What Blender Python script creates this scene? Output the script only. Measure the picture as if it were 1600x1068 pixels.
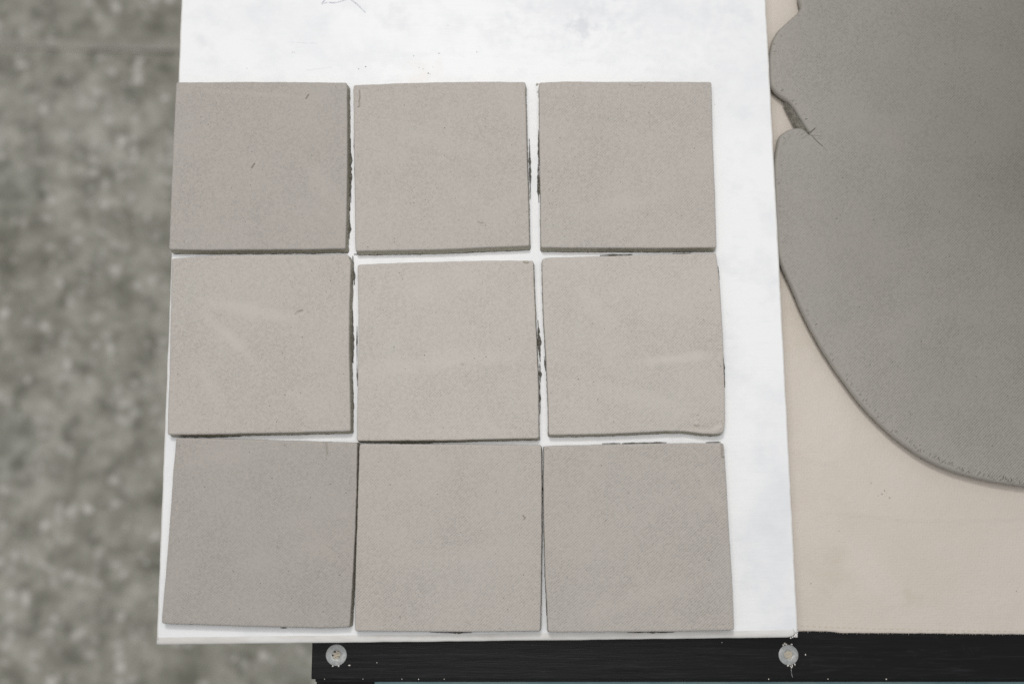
import bpy, bmesh, math, random
import numpy as np
from mathutils import Vector, noise
from mathutils.geometry import delaunay_2d_cdt
from mathutils.kdtree import KDTree

for _o in list(bpy.data.objects):
    bpy.data.objects.remove(_o)
S = bpy.context.scene
C = S.collection
R = math.radians
MM = 0.001

# ------------------------------------------------------------------ camera
cam_data = bpy.data.cameras.new('camera')
cam = bpy.data.objects.new('camera', cam_data)
C.objects.link(cam)
cam_data.lens = 35.0
cam_data.sensor_width = 36.0
cam_data.clip_start = 0.01
cam_data.clip_end = 50.0
cam.location = (0.0, 0.0, 0.620)
cam.rotation_euler = (R(8.04), 0.0, 0.0)
cam_data.dof.use_dof = True
cam_data.dof.focus_distance = 0.622
cam_data.dof.aperture_fstop = 3.4
S.camera = cam

# ------------------------------------------------------------------ world and lamps (an indoor workshop, soft window light)
world = bpy.data.worlds.new('World')
S.world = world
world.use_nodes = True
world.node_tree.nodes['Background'].inputs[0].default_value = (0.97, 0.985, 1.0, 1)
world.node_tree.nodes['Background'].inputs[1].default_value = 0.41

def area_lamp(name, loc, target, sx, sy, watts, col):
    ld = bpy.data.lights.new(name, 'AREA')
    ld.shape = 'RECTANGLE'
    ld.size = sx
    ld.size_y = sy
    ld.energy = watts
    ld.color = col
    o = bpy.data.objects.new(name, ld)
    C.objects.link(o)
    o.location = loc
    o.rotation_euler = (Vector(target) - Vector(loc)).to_track_quat('-Z', 'Y').to_euler()
    return o

area_lamp('overhead_falloff_fill', (-0.03, 0.12, 0.80), (-0.03, 0.12, 0.0), 0.50, 0.40, 2.30, (1.0, 0.985, 0.970))  # added overhead fill, no seen source; makes brightness fall off from the centre
area_lamp('window_light', (-0.12, 0.62, 1.25), (-0.02, 0.10, 0.0), 0.24, 0.18, 6.0, (1.0, 0.985, 0.965))

S.view_settings.view_transform = 'Standard'
S.view_settings.look = 'None'
S.view_settings.exposure = 0.0
S.view_settings.gamma = 1.0
S.view_settings.use_curve_mapping = False
S.cycles.use_denoising = False
S.cycles.max_bounces = 6
S.cycles.sample_clamp_indirect = 3.0

# ------------------------------------------------------------------ measured layout, millimetres on each surface
TILE_OUTLINES = {
 'T1': [(-215.96, 144.91), (-189.36, 144.7), (-161.16, 144.91), (-132.97, 145.11), (-104.57, 145.53), (-104.53, 169.99), (-104.81, 199.37), (-105.49, 229.12), (-106.18, 255.2), (-136.24, 255.55), (-169.28, 255.81), (-194.04, 255.55), (-216.54, 255.38), (-216.53, 224.85), (-216.46, 206.13), (-216.15, 174.16)],
 'T2': [(-98.57, 144.08), (-68.49, 144.5), (-40.29, 145.11), (-12.09, 146.56), (11.13, 147.38), (10.36, 182.53), (9.41, 216.32), (9.05, 237.7), (8.67, 255.59), (-20.64, 255.81), (-46.24, 255.46), (-74.3, 254.73), (-102.22, 253.43), (-101.1, 216.32), (-99.65, 178.34)],
 'T3': [(18.14, 146.35), (52.39, 146.15), (88.66, 145.94), (128.69, 146.35), (128.79, 182.53), (128.32, 216.32), (128.61, 255.59), (90.83, 255.81), (61.93, 255.72), (33.03, 255.98), (17.34, 255.16), (17.47, 224.85), (17.69, 195.99), (18.03, 169.99)],
 'T4': [(-211.32, 29.04), (-184.48, 29.24), (-159.18, 29.82), (-129.56, 30.41), (-98.84, 31.19), (-100.01, 60.17), (-101.01, 86.52), (-101.4, 112.37), (-101.15, 136.88), (-102.95, 141.9), (-132.87, 141.82), (-161.05, 141.74), (-185.19, 141.41), (-201.25, 140.38), (-213.92, 139.43), (-213.0, 108.31), (-212.06, 68.12)],
 'T5': [(-95.02, 25.37), (-70.59, 25.52), (-39.22, 25.72), (-11.77, 26.3), (16.48, 26.93), (16.46, 44.35), (16.29, 61.76), (15.31, 86.32), (14.32, 111.27), (13.8, 124.59), (13.52, 137.91), (-12.07, 138.12), (-40.22, 137.5), (-68.37, 136.68), (-97.06, 135.49), (-96.0, 112.37), (-95.36, 86.52), (-95.18, 56.2)],
 'T6': [(22.37, 28.77), (39.25, 29.04), (56.37, 29.43), (80.49, 30.45), (94.24, 31.15), (104.85, 31.23), (111.9, 30.41), (117.76, 29.63), (125.61, 29.43), (129.8, 30.61), (130.94, 38.45), (131.28, 61.64), (131.13, 92.55), (130.09, 123.86), (129.24, 134.83), (128.47, 142.85), (100.67, 142.23), (70.25, 141.2), (44.28, 140.58), (22.14, 140.01), (18.71, 138.94), (19.03, 120.51), (19.7, 98.76), (20.66, 82.1), (21.38, 67.72), (22.08, 48.3)],
 'T7': [(-209.36, -83.18), (-179.31, -84.14), (-145.25, -85.07), (-108.38, -85.85), (-96.78, -85.03), (-96.07, -70.74), (-95.56, -54.24), (-94.88, -29.25), (-94.48, -2.81), (-94.68, 24.35), (-125.49, 25.37), (-156.89, 26.19), (-184.37, 26.77), (-205.78, 27.24), (-206.07, 16.95), (-206.66, 3.76), (-207.15, -17.79), (-207.75, -41.4), (-208.62, -63.25)],
 'T8': [(-93.71, -87.59), (-61.12, -87.78), (-29.79, -87.96), (-3.82, -87.85), (16.92, -87.59), (17.53, -59.5), (17.93, -28.68), (18.16, -2.42), (18.03, 22.79), (-11.76, 23.06), (-43.12, 23.34), (-70.56, 23.49), (-93.3, 23.57), (-93.53, 5.31), (-93.69, -15.88), (-94.01, -40.64), (-94.05, -63.25)],
 'T9': [(21.54, -88.22), (45.84, -88.07), (72.04, -88.0), (99.32, -87.7), (132.57, -87.0), (132.35, -63.25), (131.7, -40.64), (130.91, -15.88), (130.38, 5.31), (129.72, 23.96), (101.93, 23.88), (60.76, 23.34), (39.19, 22.79), (19.44, 22.17), (19.11, 1.44), (19.16, -22.27), (19.87, -54.24), (20.92, -74.47)],
}
BURRS = {
 'T1': [((-104.39, 218.11), (-103.4, 179.68), 2.9), ((-103.9, 176.3), (-103.82, 172.92), 2.36), ((-103.89, 165.33), (-103.85, 156.09), 3.08), ((-197.69, 144.18), (-194.84, 144.18), 1.16)],
 'T2': [((-98.63, 143.76), (-81.11, 143.76), 1.3), ((11.27, 218.11), (11.88, 182.22), 2.36), ((-102.28, 219.83), (-102.06, 213.81), 1.01), ((-101.53, 200.95), (-101.33, 195.83), 0.87), ((-100.84, 188.17), (-100.76, 184.77), 0.87), ((-65.22, 144.18), (-59.11, 144.26), 0.72), ((-30.17, 144.81), (-25.68, 144.93), 0.72)],
 'T3': [((17.09, 224.15), (17.17, 200.95), 1.59), ((16.76, 200.95), (17.09, 179.68), 2.9), ((26.1, 145.85), (32.62, 145.85), 1.16), ((44.04, 145.93), (47.3, 145.93), 1.01), ((53.01, 145.64), (58.72, 145.64), 1.16), ((17.66, 253.69), (17.82, 240.61), 0.87)],
 'T4': [((-101.13, 140.64), (-99.91, 126.12), 3.99), ((-100.51, 105.54), (-99.61, 76.22), 2.9), ((-99.43, 60.91), (-98.66, 36.93), 2.54), ((-204.94, 28.01), (-170.8, 28.41), 1.9), ((-170.41, 28.6), (-168.42, 28.6), 2.61), ((-119.21, 29.99), (-101.34, 30.59), 1.16)],
 'T5': [((-97.59, 95.72), (-97.18, 77.03), 1.16), ((-97.08, 72.18), (-96.69, 61.71), 1.01), ((16.43, 99.4), (17.55, 77.03), 3.62), ((17.45, 72.18), (17.66, 64.12), 2.9), ((17.33, 62.51), (17.58, 44.9), 1.81), ((-83.34, 24.45), (-37.31, 24.85), 2.6), ((-31.76, 25.44), (-22.23, 25.68), 1.3), ((7.15, 26.23), (15.76, 26.47), 1.3)],
 'T6': [((57.87, 143.06), (70.91, 143.31), 1.45), ((72.54, 143.39), (75.8, 143.47), 1.3), ((103.94, 144.26), (112.1, 144.39), 0.87), ((132.52, 77.03), (132.84, 60.91), 1.3), ((130.97, 134.41), (131.3, 126.12), 0.87), ((20.28, 77.03), (20.85, 70.57), 1.45), ((45.69, 29.0), (53.63, 29.16), 1.01), ((60.39, 29.4), (69.93, 29.67), 1.01), ((83.45, 30.59), (91.41, 30.98), 1.01)],
 'T7': [((-97.13, -51.09), (-96.77, -56.43), 1.16), ((-97.51, -58.33), (-97.18, -65.92), 1.3), ((-97.87, -69.71), (-97.59, -75.38), 1.16), ((-139.27, -86.68), (-136.56, -86.79), 0.72)],
 'T8': [((-94.96, 22.28), (-95.11, -18.01), 1.01), ((-47.94, -89.3), (-40.98, -89.42), 1.01), ((-40.98, -89.49), (-26.29, -89.45), 1.74), ((18.17, -33.46), (18.2, -44.97), 1.01)],
 'T9': [((19.51, 20.31), (19.38, -25.75), 1.3), ((19.46, -26.52), (20.78, -77.27), 1.3), ((57.54, 24.1), (65.48, 24.25), 1.89), ((69.84, 24.25), (77.78, 24.45), 1.59), ((77.78, 24.49), (93.66, 24.73), 1.3), ((121.45, 24.89), (127.8, 25.04), 1.3), ((71.53, -89.3), (81.96, -89.38), 1.16), ((82.73, -89.45), (85.83, -89.45), 1.45), ((88.15, -89.3), (95.88, -89.3), 1.3)],  # first two: dark strips added as shade in the gap left of the tile
}
MARKS = {
 'T1': [('g', [(-132.28, 244.18), (-130.95, 246.55)], 0.34, 1.7), ('g', [(-165.51, 198.2), (-164.06, 200.73)], 0.38, 1.9), ('g', [(-144.38, 219.8), (-143.61, 221.5)], 0.25, 0.4), ('g', [(-209.99, 250.21), (-131.61, 245.04)], 1.6, 0.07), ('g', [(-131.61, 245.04), (-109.02, 246.33)], 1.6, 0.05), ('d', (-144.64, 202.42), 9, 6, 0.3, 0.12)],
 'T2': [('g', [(-98.18, 249.35), (-97.68, 245.04), (-98.24, 242.46), (-97.75, 239.03), (-98.77, 238.6)], 0.34, 1.4), ('g', [(-21.2, 162.86), (-19.79, 161.9), (-17.77, 162.23)], 0.28, 0.9), ('g', [(-6.47, 165.97), (-4.45, 170.13), (-1.21, 173.88)], 2.2, 0.55), ('d', (-4.68, 200.31), 0.5, 0.5, 0, 0.7), ('d', (-15.38, 173.46), 0.6, 0.5, 0, 0.3), ('g', [(-90.61, 251.51), (-88.15, 251.94)], 0.3, 0.4)],
 'T3': [('d', (34.6, 198.2), 1.0, 1.0, 0, -0.45), ('g', [(33.38, 197.78), (34.38, 196.3), (35.81, 196.93)], 0.25, 0.5), ('g', [(63.27, 196.09), (63.63, 192.72), (63.59, 190.2)], 0.3, 0.35), ('d', (63.38, 195.25), 0.5, 0.5, 0, 0.4), ('g', [(75.81, 253.23), (78.27, 252.63), (80.75, 252.8), (84.05, 253.06)], 0.3, 0.6), ('d', (25.48, 169.3), 0.4, 0.4, 0, 0.3), ('g', [(18.95, 252.8), (21.43, 254.1), (25.55, 254.53)], 0.4, 0.4)],
 'T4': [('d', (-130.71, 102.88), 2.4, 1.4, 0.7, -1.1), ('g', [(-135.11, 103.68), (-133.57, 105.3), (-130.8, 106.11)], 0.6, 1.2), ('g', [(-133.73, 104.09), (-132.78, 105.5), (-131.2, 106.11)], 0.4, 0.35), ('d', (-135.59, 80.17), 0.45, 0.45, 0, 0.4), ('g', [(-185.18, 100.05), (-172.76, 87.98), (-158.36, 73.98)], 5, 0.22), ('g', [(-191.68, 112.19), (-151.61, 108.13), (-127.44, 100.05)], 6, 0.24)],
 'T5': [('d', (-30.47, 71.99), 0.8, 0.7, 0, 1.3), ('g', [(-96.31, 133.79), (-95.53, 135.23)], 0.5, 0.7), ('g', [(6.83, 136.82), (8.83, 136.25), (11.24, 136.41)], 0.4, 0.7), ('g', [(-91.1, 75.98), (-39.64, 79.17), (11.89, 77.57)], 7, 0.08)],
 'T6': [('g', [(73.24, 73.98), (95.07, 76.38), (122.84, 77.97)], 4, 0.26), ('d', (114.34, 40.74), 0.9, 0.6, 0, 1.0), ('d', (113.43, 36.04), 1.2, 0.9, 0.2, -0.8), ('g', [(111.83, 34.86), (113.37, 33.69), (114.96, 34.47)], 0.35, 0.9), ('d', (116.93, 35.06), 0.7, 0.6, 0, -0.7), ('d', (111.95, 39.57), 0.5, 0.5, 0, 0.4), ('g', [(103.54, 32.9), (113.74, 33.1), (122.38, 33.29), (127.15, 35.64)], 1.9, 0.7), ('d', (126.67, 32.51), 3.4, 2.3, 0.5, -0.9), ('d', (122.59, 83.17), 0.5, 0.5, 0, 0.4), ('g', [(20.88, 135.84), (23.3, 138.3)], 0.8, 0.3), ('d', (36.16, 42.71), 0.4, 0.4, 0, 0.35), ('d', (85.57, 36.43), 0.5, 0.5, 0, 0.3)],
 'T7': [('g', [(-114.91, 25.29), (-114.24, 21.97), (-113.35, 18.08), (-113.07, 14.59)], 0.6, -0.6), ('g', [(-113.62, 25.29), (-113.04, 21.2), (-112.68, 16.14)], 0.45, 0.8), ('d', (-181.89, 2.59), 0.5, 0.5, 0, 0.4)],
 'T8': [('g', [(6.78, -19.86), (7.94, -21.01), (7.36, -21.96)], 0.34, 1.5), ('d', (-34.62, -50.39), 0.45, 0.45, 0, 0.35), ('g', [(-54.23, -20.82), (-52.69, -20.05)], 0.4, -0.2)],
 'T9': [('g', [(128.35, 23.14), (128.47, 19.25), (128.28, 15.37), (129.68, 15.13)], 0.5, 1.8), ('d', (34.3, 5.3), 0.6, 0.5, 0, 0.6), ('d', (21.51, 20.03), 1.2, 1.2, 0, 0.5), ('g', [(20.33, 19.25), (21.9, 20.81), (23.46, 18.86)], 0.3, 0.5), ('g', [(124.06, -83.63), (127.79, -86.6)], 0.8, 0.35), ('d', (29.62, -51.52), 0.4, 0.4, 0, 0.35), ('d', (89.48, -2.42), 8, 5, 0.4, 0.14)],
}
STREAKS = {
 'T1': [((-168.7, 247.6), 46.5, 2.0, -0.07, 0.5), ((-120.9, 188.6), 29.2, 6.6, -0.943, 0.35)],
 'T2': [((-5.6, 172.9), 17.6, 5.7, 0.728, 0.45), ((-49.1, 216.0), 42.3, 7.4, -0.254, 0.3)],
 'T3': [((68.9, 173.9), 56.8, 6.6, 0.185, 0.3)],
 'T4': [((-173.8, 88.4), 29.3, 4.9, -0.73, 0.9), ((-160.6, 106.1), 42.1, 4.9, -0.181, 0.7), ((-187.5, 60.1), 23.8, 5.7, -0.984, 0.4)],
 'T5': [((-39.5, 74.6), 67.0, 8.2, 0.086, 0.6), ((-60.0, 118.3), 26.2, 6.6, -0.295, 0.3)],
 'T6': [((98.4, 76.0), 31.6, 3.7, 0.095, 1.0), ((74.8, 52.2), 45.2, 6.6, -0.22, 0.4), ((47.9, 112.2), 25.0, 5.7, -0.655, 0.35)],
 'T7': [((-171.9, 16.9), 29.5, 6.6, 0.165, 0.35), ((-148.2, -46.2), 42.2, 7.4, 0.283, 0.3)],
 'T8': [((-38.5, -44.4), 48.3, 7.4, 0.098, 0.35)],
 'T9': [((78.7, -66.9), 52.5, 6.6, 0.27, 0.35), ((118.6, -2.4), 22.5, 4.1, -1.028, 0.4)],
}
CORNER_LUMPS = {'T3': ((16.33, 254.28), 2.6, 1.5, 0.6), 'T5': ((9.04, 137.18), 3.6, 1.6, 0.0)}
BOARD_CORNERS = [(-214.66, -96.98), (173.07, -92.68), (167.77, 330.0), (-218.85, 330.0)]
BOARD_CRUMBS = [((-95.71, 269.26), 0.55), ((-100.28, 267.72), 0.45), ((-64.4, 276.76), 0.5), ((-47.85, 278.53), 0.55), ((-54.82, 264.87), 0.6), ((-53.56, 264.21), 0.4), ((-58.2, 267.72), 0.4), ((-60.73, 268.6), 0.3), ((-51.94, 269.04), 0.35), ((-23.09, 279.41), 0.5), ((-208.14, -94.55), 0.5), ((-203.5, -94.55), 0.5), ((-57.95, -92.68), 0.5), ((-49.45, -92.49), 0.4), ((-211.67, -93.42), 1.0), ((132.05, 243.66), 0.3), ((-42.14, 297.83), 0.3), ((-173.37, 268.16), 0.3), ((-143.98, 279.19), 0.3), ((188.85, 278.31), 0.2)]
PENCIL_LINES = [[(-125.98, 312.58), (-122.21, 313.93), (-116.71, 313.7), (-109.99, 315.72), (-104.95, 317.52)], [(-125.98, 312.58), (-123.94, 315.27), (-121.05, 317.97)], [(-107.91, 317.07), (-104.46, 314.38), (-101.01, 311.24), (-96.69, 306.76)], [(-145.04, 286.27), (-136.61, 285.83), (-126.94, 285.61)], [(-134.8, 266.84), (-125.63, 268.16), (-118.11, 269.04)], [(-143.99, 279.63), (-141.46, 279.19)]]
SLAB_EDGE = [(193.81, 347.8), (192.4, 334.01), (191.84, 320.31), (192.91, 314.85), (191.48, 311.21), (187.04, 307.13), (182.15, 302.61), (176.82, 297.19), (173.17, 290.88), (170.93, 281.9), (170.18, 272.95), (170.21, 261.81), (171.95, 257.37), (175.61, 253.38), (179.31, 250.51), (182.4, 248.3), (185.0, 244.54), (188.16, 239.04), (191.29, 233.1), (194.04, 228.28), (195.83, 225.87), (194.4, 226.74), (192.59, 228.89), (190.33, 230.2), (187.82, 230.69), (184.44, 230.25), (181.45, 229.37), (178.0, 227.18), (175.17, 224.55), (174.0, 221.28), (173.2, 216.91), (171.94, 211.25), (170.79, 202.57), (170.44, 187.45), (170.28, 166.02), (170.86, 148.18), (173.02, 139.73), (176.4, 130.89), (180.92, 119.99), (185.0, 109.15), (189.51, 99.18), (194.78, 88.44), (200.07, 78.97), (205.76, 69.55), (211.84, 60.57), (217.54, 52.44), (224.02, 44.33), (231.3, 36.46), (238.97, 29.02), (247.07, 22.4), (255.97, 16.2), (264.92, 11.22), (273.92, 7.44), (282.56, 4.65), (292.42, 2.07), (304.27, -0.31), (316.15, -2.09), (332.04, -3.67), (359.95, -4.86), (392.16, -2.49)]
TEAR_CRACKS = [([(193.76, 227.62), (194.37, 227.1), (196.05, 227.41), (197.36, 228.5), (198.67, 229.81)], 0.32, 1.6), ([(194.52, 225.88), (196.37, 225.01), (197.54, 222.83), (199.54, 220.66), (202.75, 217.61)], 0.22, 1.3), ([(196.37, 225.01), (199.28, 224.57), (202.61, 224.14)], 0.18, 0.8), ([(196.01, 226.32), (199.0, 227.62), (201.55, 228.5)], 0.16, 0.6), ([(197.54, 222.83), (200.47, 222.83), (203.38, 222.4)], 0.15, 0.6), ([(199.14, 221.09), (202.08, 221.53)], 0.14, 0.5), ([(202.75, 217.61), (205.94, 214.14)], 0.14, 0.6), ([(189.25, 225.01), (191.84, 226.75)], 0.22, 0.7), ([(189.99, 222.4), (192.59, 224.57), (194.28, 225.01)], 0.16, 0.6), ([(185.89, 224.57), (188.51, 227.19)], 0.2, 0.5), ([(183.32, 223.27), (185.54, 226.32)], 0.18, 0.5), ([(180.33, 221.53), (182.55, 225.01)], 0.18, 0.5), ([(177.73, 219.35), (180.39, 223.27)], 0.2, 0.5), ([(175.98, 217.18), (178.15, 219.35)], 0.2, 0.5), ([(186.99, 220.66), (189.58, 222.83)], 0.15, 0.4), ([(202.35, 237.24), (204.08, 238.55)], 0.3, 0.5), ([(282.01, 249.53), (284.18, 250.63)], 0.35, 0.7), ([(195.75, 230.24), (197.51, 231.99)], 0.16, 0.5), ([(192.18, 235.05), (193.91, 236.36)], 0.16, 0.5), ([(193.75, 232.43), (195.48, 233.74)], 0.16, 0.5), ([(190.22, 238.55), (192.36, 239.43)], 0.15, 0.5), ([(187.85, 242.06), (189.98, 242.94)], 0.15, 0.5), ([(185.03, 245.13), (187.18, 246.45)], 0.15, 0.5), ([(182.62, 248.21), (184.36, 249.53)], 0.15, 0.5)]
SLAB_DOTS = [((243.69, 173.74), 0.7, -0.55), ((278.07, 311.54), 0.5, -0.3), ((301.58, 305.67), 0.6, -0.3), ((332.59, 209.38), 0.5, 0.4), ((232.01, 242.94), 0.4, 0.4), ((315.12, 210.24), 0.5, 0.4), ((267.24, 234.17), 0.4, 0.3), ((210.55, 251.73), 0.4, 0.3)]
TORN_FACE = [((181.1, 249.01), -8), ((184.21, 244.33), -6.2), ((188.03, 237.6), -5.8), ((191.69, 230.97), -5.6), ((194.17, 226.53), -5.4), ((191.17, 227.37), -6.5), ((188.01, 230.03), -9), ((184.94, 236.11), -10), ((182.36, 242.03), -10.5), ((179.59, 249.31), -11)]
BED_LEFT_X = -123.98; BED_FRONT_Y = -120.0
SCREWS = [((-108.8, -105.49), 6.55), ((171.23, -105.49), 6.2)]
BED_FLECKS = [((-100.54, -111.61), 0.7), ((-83.55, -110.08), 0.4), ((181.74, -105.3), 0.55), ((130.23, -98.0), 0.4)]
EDGE_CHIPS = [((-115.76, -119.81), 0.8), ((-113.78, -119.81), 0.5), ((-93.63, -119.81), 0.5), ((-92.05, -119.81), 0.8), ((-88.89, -119.81), 0.4), ((-76.65, -119.81), 0.4), ((-67.95, -119.81), 0.9), ((-57.68, -119.81), 1.1), ((-43.46, -119.81), 0.6), ((-41.88, -119.81), 0.9), ((-18.96, -119.81), 0.4), ((3.95, -119.81), 0.7), ((10.27, -119.81), 0.5), ((151.32, -119.81), 0.4), ((158.43, -119.81), 1.2), ((164.75, -119.81), 0.5), ((169.1, -119.81), 0.4), ((180.95, -119.81), 0.4), ((189.64, -119.81), 0.5), ((195.17, -119.81), 1.0), ((202.68, -119.81), 0.5), ((209.79, -119.81), 0.4), ((231.12, -119.81), 1.3), ((241.0, -119.81), 0.6), ((254.83, -119.81), 0.5), ((260.36, -119.81), 0.7), ((269.84, -119.81), 0.6), ((276.56, -119.81), 0.4), ((282.49, -119.81), 0.4), ((292.36, -119.81), 0.4), ((304.21, -119.81), 0.4), ((31.61, -119.81), 0.3), ((63.21, -119.81), 0.5), ((82.97, -119.81), 0.3), ((114.57, -119.81), 0.4)]
CANVAS_FRONT = [(168.62, -91.25), (183.31, -91.1), (198.38, -91.33), (203.1, -92.1), (216.19, -92.25), (238.0, -92.33), (257.83, -92.41), (277.65, -92.64), (297.46, -92.87), (317.28, -93.02), (356.91, -93.37)]
STITCH_LINE = [(176.31, -87.59), (198.5, -88.56), (238.14, -89.71), (277.78, -90.48), (317.42, -91.06), (357.05, -91.64)]
CANVAS_SPECKS = [((233.7, -7.12), 0.5), ((235.43, -4.92), 0.4), ((238.44, -9.31), 0.45), ((227.18, -0.11), 0.3), ((186.51, -62.19), 0.35), ((205.56, -29.98), 0.25), ((314.38, -66.87), 0.3), ((231.22, -8.11), 0.3)]
CANVAS_CREASES = [[(196.86, -17.29), (217.76, -18.88), (237.8, -21.26), (261.92, -22.45), (294.18, -22.06), (322.44, -21.26)], [(190.23, -2.51), (198.18, -5.72), (206.12, -8.91)], [(179.04, 21.65), (190.98, 15.18), (203.06, 12.76)]]
FLOOR_JOINT = [(-1030.25, 697.49), (-824.2, 697.49), (-669.41, 693.14), (-525.13, 690.97), (-102.93, 686.63)]
FLOOR_DARK_PATCHES = [((-741.33, 441.55), 10), ((-786.81, 458.19), 40), ((-748.85, 27.59), 11), ((-773.58, 61.4), 40)]


# ------------------------------------------------------------------ material helpers
class NT:
    def __init__(self, name):
        self.m = bpy.data.materials.new(name)
        self.m.use_nodes = True
        self.t = self.m.node_tree
        self.n = self.t.nodes
        self.b = self.n['Principled BSDF']
        tc = self.n.new('ShaderNodeTexCoord')
        self.obj = tc.outputs['Object']

    def link(self, a, b):
        self.t.links.new(a, b)

    def _set(self, sock, v):
        if hasattr(v, 'is_linked'):
            self.link(v, sock)
        else:
            sock.default_value = v

    def mapping(self, scale=(1, 1, 1), rot=(0, 0, 0), loc=(0, 0, 0), src=None):
        k = self.n.new('ShaderNodeMapping')
        k.inputs['Scale'].default_value = scale
        k.inputs['Rotation'].default_value = rot
        k.inputs['Location'].default_value = loc
        self.link(src or self.obj, k.inputs['Vector'])
        return k.outputs[0]

    def noise(self, scale, detail=3, rough=0.55, vec=None, dist=0.0):
        k = self.n.new('ShaderNodeTexNoise')
        k.inputs['Scale'].default_value = scale
        k.inputs['Detail'].default_value = detail
        k.inputs['Roughness'].default_value = rough
        k.inputs['Distortion'].default_value = dist
        self.link(vec or self.obj, k.inputs['Vector'])
        return k.outputs['Fac']

    def voronoi(self, scale, vec=None, feature='F1'):
        k = self.n.new('ShaderNodeTexVoronoi')
        k.feature = feature
        k.inputs['Scale'].default_value = scale
        self.link(vec or self.obj, k.inputs['Vector'])
        return k

    def wave(self, scale, rotz, dist=0.0, dscale=1.0, vec=None):
        k = self.n.new('ShaderNodeTexWave')
        k.wave_type = 'BANDS'
        k.bands_direction = 'X'
        k.wave_profile = 'SIN'
        k.inputs['Scale'].default_value = scale
        k.inputs['Distortion'].default_value = dist
        k.inputs['Detail'].default_value = 1.0
        k.inputs['Detail Scale'].default_value = dscale
        self.link(self.mapping(rot=(0, 0, rotz), src=vec), k.inputs['Vector'])
        return k.outputs['Fac']

    def ramp(self, fac, a, b, lo=0.0, hi=1.0):
        k = self.n.new('ShaderNodeMapRange')
        k.inputs['From Min'].default_value = a
        k.inputs['From Max'].default_value = b
        k.inputs['To Min'].default_value = lo
        k.inputs['To Max'].default_value = hi
        self.link(fac, k.inputs['Value'])
        return k.outputs[0]

    def math(self, op, a, b=0.0, c=None):
        k = self.n.new('ShaderNodeMath')
        k.operation = op
        self._set(k.inputs[0], a)
        self._set(k.inputs[1], b)
        if c is not None:
            self._set(k.inputs[2], c)
        return k.outputs[0]

    def mix(self, fac, a, b):
        k = self.n.new('ShaderNodeMix')
        k.data_type = 'RGBA'
        self._set(k.inputs['Factor'], fac)
        self._set(k.inputs[6], a)
        self._set(k.inputs[7], b)
        return k.outputs[2]

    def bump(self, height, dist, strength=1.0, normal=None):
        k = self.n.new('ShaderNodeBump')
        k.inputs['Strength'].default_value = strength
        k.inputs['Distance'].default_value = dist
        self.link(height, k.inputs['Height'])
        if normal is not None:
            self.link(normal, k.inputs['Normal'])
        return k.outputs[0]

    def blob(self, centre, radius, soft=0.5, wobble=0.0, wscale=100.0):
        """1 inside a soft patch about a point on the surface, 0 outside"""
        k = self.n.new('ShaderNodeVectorMath')
        k.operation = 'DISTANCE'
        self.link(self.obj, k.inputs[0])
        k.inputs[1].default_value = centre
        d = k.outputs['Value']
        if wobble:
            d = self.math('ADD', d, self.ramp(self.noise(wscale, 4), 0.3, 0.7, -wobble, wobble))
        return self.ramp(d, radius, radius * soft)

    def done(self, col=None, rough=0.8, normal=None, spec=0.3):
        if col is not None:
            self._set(self.b.inputs['Base Color'], col)
        self._set(self.b.inputs['Roughness'], rough)
        self.b.inputs['Specular IOR Level'].default_value = spec
        if normal is not None:
            self.link(normal, self.b.inputs['Normal'])
        return self.m


def rgba(r, g, b):
    return (r, g, b, 1.0)


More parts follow.
